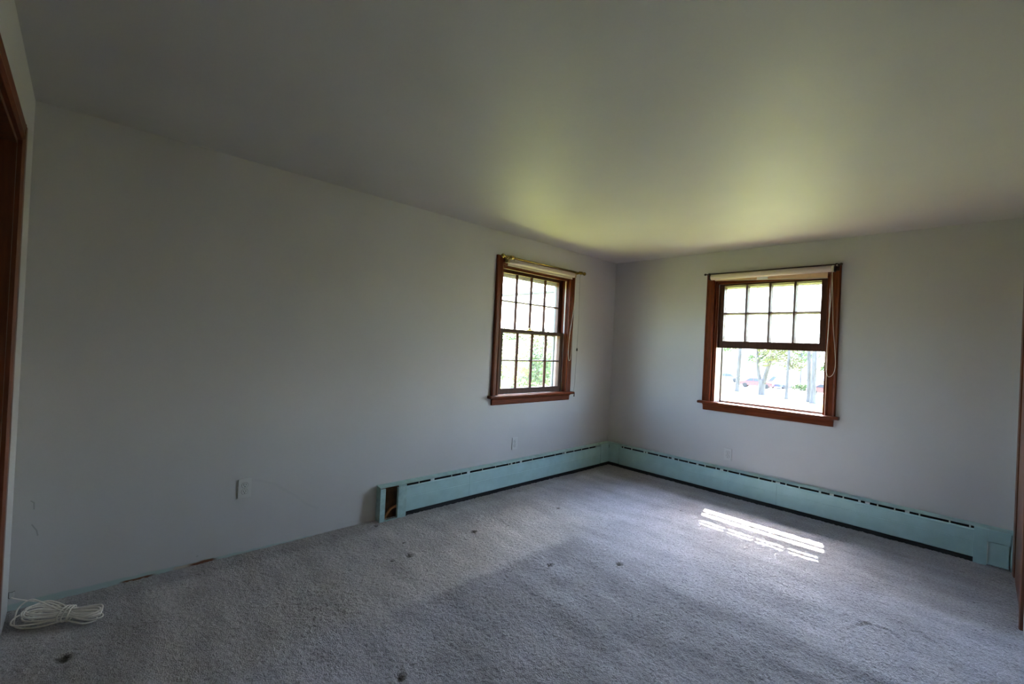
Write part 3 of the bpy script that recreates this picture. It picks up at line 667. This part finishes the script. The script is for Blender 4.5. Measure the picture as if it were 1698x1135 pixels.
for i in range(7):
    le = .12 + .055 * rr.random(); lw = .018 + .040 * rr.random(); re = .11 + .035 * rr.random(); rw = .010 + .032 * rr.random()
    off = Vector((rr.uniform(-.008, .008), rr.uniform(-.008, .008), rr.uniform(-.014, .022)))
    b.tube(catmull(coil_loop(le, lw, rr.uniform(-.015, .02), re, rw, rr.uniform(-.015, .008), off, rr.uniform(-.012, .012)), 6, True), .0034, 8, closed=True)
b.tube(catmull(coil_loop(.205, .062, .0, .14, .03, -.012, Vector((0, 0, .0)), .012), 8, True), .0034, 8, closed=True)
lp = [(.285, -4.60, .03), (.235, -4.66, .055), (.165, -4.72, .080), (.105, -4.755, .075), (.085, -4.79, .045), (.125, -4.800, .02), (.19, -4.795, .008), (.235, -4.755, .006), (.265, -4.69, .010), (.275, -4.63, .02)]
b.tube(catmull([Vector(p) - O_ for p in lp], 8), .0034, 8)
b.build('loops', COAX, cb)
b = MB()
for k in (-.016, -.004, .010):
    c0 = Tp + A * k - O_
    b.tube([c0 + Pp * (.032 * math.cos(a)) + Zp * (.033 * math.sin(a) + .006) + A * (.010 * math.sin(a + k * 60)) for a in np.linspace(0, 2 * PI, 25)[:-1]], .0034, 8, closed=True)
b.build('wrap', COAX, cb)
b = MB(); b.tube(catmull([(.006, -4.822, .064), (.03, -4.80, .060), (.075, -4.755, .056), (.13, -4.70, .055), (.19, -4.66, .05), (.25, -4.632, .042)], 6), .0030, 8)
for v in range(len(b.v)): b.v[v] = tuple(Vector(b.v[v]) - O_)
b.build('lead', COAX, cb)
st_ = empty('cable_staple', (0, -4.825, .062)); tag(st_, 'small white cable plate at the foot of the far left corner', 'cable clip')
MB().box(.0, .005, -.004, .012, .002, .026).build('plate', PLATE, st_, bevel=.001)
MB().tube([(.004, .014, .030), (.006, .004, .027), (.006, -.006, .029), (.006, -.0055, .016), (.006, -.0055, .002), (.006, -.001, -.001)], .0012, 6).build('wire', SLOT, st_)

# ------------------------------------------------------------------ outdoors
GZ = -2.95            # the room is upstairs
CAMXY = (3.117, -4.632); S_ = 2.2
def far(x, y): return (CAMXY[0] + S_ * (x - CAMXY[0]), CAMXY[1] + S_ * (y - CAMXY[1]))
def grass_mat():
    m = mat('lawn_grass', (.17, .172, .034), .9, noise=.25, nscale=1.6, spec=.2)
    return m
def gz(x, y): return GZ
g = MB(); g.box(-160, 120, -80, 59.6, GZ - .3, GZ); g.box(-160, 120, 78.2, 220, GZ - .3, GZ)
tag(g.build('ground', grass_mat()), kind='structure')
g = MB(); g.box(-160, 120, 59.6, 78.2, GZ - .3, GZ + .01)
tag(g.build('parking_lot', mat('pale_asphalt', (.22, .22, .22), .9, noise=.12, nscale=3)), kind='structure')
BARK = mat('grey_bark', (.06, .055, .058), .95, noise=.35, nscale=3, stretch=(4, 4, .8), bump=.4, bscale=12)
LEAFS = [mat('leaf_green', (.05, .085, .018), .6, noise=.3, nscale=.8), mat('leaf_olive', (.085, .09, .03), .6, noise=.3, nscale=.8)]
def foliage(cl, n, size, m, name='foliage'):
    V = []; F = []
    for (c, r) in cl:
        for _ in range(n):
            d = Vector((random.gauss(0, 1), random.gauss(0, 1), random.gauss(0, 1))).normalized() * (random.random() ** .45)
            p = Vector(c) + Vector((d.x * r[0], d.y * r[1], d.z * r[2]))
            a = Vector((random.gauss(0, 1), random.gauss(0, 1), random.gauss(0, 1))).normalized(); e1 = a.orthogonal().normalized(); e2 = a.cross(e1)
            s = size * random.uniform(.6, 1.3); k = len(V)
            V += [p - e1 * s, p + e2 * s * .5, p + e1 * s, p - e2 * s * .5]; F.append((k, k + 1, k + 2, k + 3))
    return MB().add(V, F)
def tree(loc, stems, crowns, label, leaf=0, n=260, size=.11, branches=()):
    r = empty('tree', (*far(*loc), GZ)); r.scale = (S_,) * 3; tag(r, label, 'tree', 'trees outside the windows')
    b = MB()
    for pts, r0, r1 in stems:
        P = catmull(pts, 5); k = len(P)
        rad = [r0 + (r1 - r0) * i / (k - 1) + (r0 * .7 * max(0, 1 - i / (k * .08)) if pts[0][2] <= 0 else 0) for i in range(k)]
        b.tube(P, r0, 10, radii=rad)
    b.build('trunk', BARK, r)
    for pts, r0 in branches:
        P = catmull(pts, 4); MB().tube(P, r0, 6, radii=[r0 * (1 - .8 * i / (len(P) - 1)) for i in range(len(P))]).build('branch', BARK, r)
    if crowns: tag(foliage(crowns, n, size, LEAFS[leaf]).build('foliage', LEAFS[leaf], r), kind='stuff')
    return r
def straight(lean=(0, 0), h=9): return [(0, 0, -.1), (lean[0] * .1, lean[1] * .1, h * .15), (lean[0] * .4, lean[1] * .4, h * .5), (lean[0], lean[1], h)]
hi_crown = [((0, 0, 8.2), (1.1, 1.1, 1.6)), ((.5, .3, 6.8), (.8, .8, .7)), ((-.5, -.3, 7.1), (.8, .8, .7))]
tree((-6.33, 21.6), [(straight((.3, .2)), .115, .06)], hi_crown + [((1.2, .2, 1.9), (.8, .5, .35)), ((-.9, .3, 2.5), (.7, .5, .4))], 'straight grey tree trunk on the lawn, leftmost seen through the right window',
     branches=[([(0, 0, 2.0), (.5, .1, 2.05), (1.1, .2, 1.9), (1.7, .2, 1.5)], .03), ([(0, 0, 2.6), (-.5, .1, 2.75), (-1.1, .3, 2.6)], .025)])
tree((-4.9, 20.98), [([(0, 0, -.1), (0, 0, .35), (.02, 0, .8)], .17, .15), ([(-.06, 0, .6), (-.22, 0, 1.4), (-.30, 0, 3), (-.5, 0, 8)], .095, .05), ([(.06, 0, .6), (.22, 0, 1.3), (.42, .05, 2.2), (.55, .1, 3.5), (.9, .2, 8.5)], .12, .05)], hi_crown, 'forked tree with two grey stems on the lawn, seen through the right window',
     branches=[([(.4, 0, 2.0), (.8, .1, 1.75), (1.1, .1, 1.5)], .03), ([(-.28, 0, 2.5), (-.7, .2, 2.7), (-1.0, .3, 2.5)], .025)])
tree((-3.48, 19.95), [(straight((.15, .1)), .075, .04)], hi_crown + [((-.9, .6, 1.9), (.8, .8, .5)), ((-.4, .6, 2.3), (.9, .8, .5)), ((.2, .4, 1.7), (.5, .5, .35)), ((-1.2, .6, 2.5), (.6, .6, .4))], 'slim tree with low yellowish leaves on the lawn, seen through the right window', leaf=1, n=200, size=.09,
     branches=[([(0, 0, 1.6), (-.4, .3, 1.8), (-1.0, .6, 1.9)], .022), ([(0, 0, 2.0), (.3, .2, 2.1), (.6, .4, 1.8)], .02)])
tree((-2.47, 19.63), [(straight((-.5, .2)), .10, .05)], hi_crown, 'left one of two close grey trees on the lawn, seen through the right window',
     branches=[([(-.1, 0, 2.2), (.2, .1, 2.0), (.45, .2, 1.7)], .022)])
tree((-2.21, 19.15), [(straight((-.15, .3)), .115, .06)], hi_crown + [((.6, .2, 1.6), (.45, .4, .25))], 'rightmost thick grey tree on the lawn, seen through the right window',
     branches=[([(0, 0, 1.5), (.35, .1, 1.65), (.75, .2, 1.6)], .025)])
tree((-6.0, 32.5), [(straight((0, 0), 4), .06, .03)], [((0, 0, 1.9), (.9, .8, .6)), ((.6, .1, 2.4), (.7, .6, .5)), ((-.5, 0, 2.6), (.7, .7, .6))], 'small leafy tree beside the parking lot in front of the white house', n=240, size=.09)
# greenery outside the left window
def bush(loc, r, label, leaf=0, n=900, size=.09):
    e = empty('bush', (*far(*loc), GZ)); e.scale = (S_,) * 3; tag(e, label, 'bush', 'bushes outside the windows')
    b = MB()
    for k in range(6):
        a = k * PI / 3; b.tube([(0, 0, -.05), (math.cos(a) * r[0] * .3, math.sin(a) * r[1] * .3, r[2] * .8), (math.cos(a) * r[0] * .5, math.sin(a) * r[1] * .5, r[2] * 1.5)], .02, 5)
    b.build('stems', BARK, e)
    tag(foliage([((0, 0, r[2]), r), ((r[0] * .4, -r[1] * .3, r[2] * 1.2), (r[0] * .6, r[1] * .6, r[2] * .6))], n, size, LEAFS[leaf]).build('foliage', LEAFS[leaf], e), kind='stuff')
bush((-9.0, 8.2), (1.2, 1.5, 1.0), 'big green bush outside the left window, nearest its right panes', 0)
bush((-14.0, 10.5), (1.6, 1.9, .8), 'rounded green bush on the lawn outside the middle of the left window', 0)
for i, (x, y, h, lf, lab) in enumerate([(-24, 16.5, 3.6, 1, 'yellow-green tree on the far lawn outside the left panes of the left window'), (-27, 21.5, 4.0, 0, 'green tree on the far lawn outside the middle panes of the left window'), (-26, 27, 3.8, 1, 'yellow-green tree on the far lawn outside the right panes of the left window')]):
    tree((x, y), [(straight((.2, .1), h), .12, .05)], [((0, 0, h * .62), (2.6, 2.9, h * .34)), ((.6, 1.6, h * .5), (1.6, 1.6, h * .26)), ((-.4, -1.7, h * .5), (1.6, 1.6, h * .26))], lab, lf, n=420, size=.16)

def car(loc, rz, colr, label, suv=False):
    r = empty('car', (*far(*loc), GZ + .01), rz); tag(r, label, 'car', 'parked cars')
    m = mat('car_paint_%d' % int(sum(colr) * 1000), colr, .3, coat=.5)
    h = .18 if suv else 0
    side = [(-2.15, .28), (-2.18, .62), (-2.0, .82), (-1.35, .90), (-.75, 1.32 + h), (.55, 1.36 + h), (1.25 + h, .96), (2.05, .80 + h * .5), (2.15, .45), (2.1, .28)]
    b = MB(); V = []; n = len(side)
    for yy, sx in ((-.82, 1), (-.74, 1), (.74, 1), (.82, 1)):
        for (x, z) in side:
            inn = abs(yy) > .8
            V.append((x * (.985 if inn else 1), yy if z < .9 else math.copysign(min(abs(yy), .62 if z > 1.2 else .8), yy), z if not inn else .28 + (z - .28) * .97))
    F = [(k * n + i, k * n + (i + 1) % n, (k + 1) * n + (i + 1) % n, (k + 1) * n + i) for k in range(3) for i in range(n)] + [tuple(range(n))[::-1], tuple(range(3 * n, 4 * n))]
    b.add(V, F); body = b.build('body', m, r, bevel=.03)
    gm = mat('car_glass', (.03, .035, .04), .1)
    g2 = MB()
    for sgn in (-1, 1):
        y0, y1 = sgn * .815, sgn * .66
        for xa, xb, xc, xd in ((-1.15, -.30, -.30, -.70), (-.22, 1.0, .50, -.22)):
            g2.add([(xa, y0, .93), (xb, y0, .93), (xc, y1, 1.27 + h), (xd, y1, 1.27 + h)], [(0, 1, 2, 3)])
    g2.add([(-1.30, -.66, .95), (-1.30, .66, .95), (-.80, .56, 1.30 + h), (-.80, -.56, 1.30 + h)], [(0, 1, 2, 3)]); g2.add([(1.23 + h, -.66, 1.0), (1.23 + h, .66, 1.0), (.62, .56, 1.34 + h), (.62, -.56, 1.34 + h)], [(0, 1, 2, 3)])
    g2.build('side_window', gm, r)
    wm = mat('tyre_rubber', (.02, .02, .02), .8)
    wh = MB().lathe([(-.1, .2), (-.1, .31), (.1, .31), (.1, .2)], (0, 0, 0), 'y', 14).mesh('wheel', wm)
    for x in (-1.3, 1.32):
        for y in (-.74, .74): link('wheel', wh, r, (x, y, .31))
car((-6.95, 26.5), .15, (.07, .005, .015), 'dark red car parked behind the forked tree')
car((-6.6, 29.9), .1, (.03, .02, .025), 'dark grey car parked beyond the red car', True)
car((-5.9, 28.2), 1.35, (.04, .06, .22), 'blue car parked end-on beside the slim tree', True)
car((-3.0, 25.6), .2, (.03, .03, .03), 'dark car parked behind the rightmost tree')
car((-10.3, 30.6), .15, (.03, .03, .035), 'dark car parked behind the leftmost tree')

def house(name, loc, wx, dy, hz, wins, shut, label):
    r = empty(name, (*far(*loc), GZ)); r.scale = (S_,) * 3; tag(r, label, 'house', 'white houses across the parking lot')
    sid = mat('white_siding', (.74, .74, .73), .7, noise=.03)
    b = MB()
    n = int(hz / .15)
    prof = []
    for i in range(n): prof += [(-.018, i * .15), (0.0, (i + 1) * .15)]
    b.prism(prof + [(dy, hz), (dy, 0)], 0, wx); b.build('wall', sid, r)
    MB().prism([(-.4, hz - .05), (dy / 2, hz + 2.2), (dy + .4, hz - .05), (dy + .4, hz + .1), (dy / 2, hz + 2.4), (-.4, hz + .1)], -.4, wx + .4).build('roof', mat('roof_shingle', (.12, .12, .12), .9), r)
    gm = mat('far_window_glass', (.10, .11, .13), .15); tr = mat('white_trim', (.78, .78, .77), .6); sm_ = mat('dark_shutter', (.12, .13, .15), .7)
    for (x, z, w, h) in wins:
        f = MB(); t_ = .05
        f.box(x - w / 2 - t_, x + w / 2 + t_, -.05, .0, z - t_, z); f.box(x - w / 2 - t_, x + w / 2 + t_, -.05, 0, z + h, z + h + t_); f.box(x - w / 2 - t_, x - w / 2, -.05, 0, z, z + h); f.box(x + w / 2, x + w / 2 + t_, -.05, 0, z, z + h)
        f.box(x - .02, x + .02, -.05, -.01, z, z + h); f.box(x - w / 2, x + w / 2, -.05, -.01, z + h / 2 - .04, z + h / 2 + .04)
        fo = f.build('window', tr, r)
        MB().box(x - w / 2, x + w / 2, -.03, -.02, z, z + h).build('pane', gm, fo)
        if shut:
            for s in (-1, 1):
                q = MB(); xa = x + s * (w / 2 + .06); q.box(xa, xa + s * .2, -.05, -.018, z - .03, z + h + .03)
                for k in range(6): q.box(xa + s * .03, xa + s * .17, -.06, -.05, z + .05 + k * h / 6, z + .05 + k * h / 6 + .06)
                q.build('shutter', sm_, r)
house('house', (-24, 45), 12.6, 7, 5.4, [(10.4, 1.25, .52, .80), (7.4, 1.25, .6, .9), (4.2, 1.25, .6, .9), (10.4, 3.9, .6, .9), (6.2, 3.9, .6, .9)], False, 'white clapboard house beyond the parking lot, behind the left trees')
house('house', (-10.6, 46.5), 13, 8, 5.6, [(1.45, 1.8, .55, .85), (3.9, .25, .7, 1.2), (6.4, 1.8, .6, .9), (1.45, 4.0, .6, .9)], True, 'white house with dark shutters, behind the right trees')
bush((-4.75, 27.9), (.7, .3, .2), 'low green hedge bush at the edge of the parking lot', 0, n=500, size=.07)
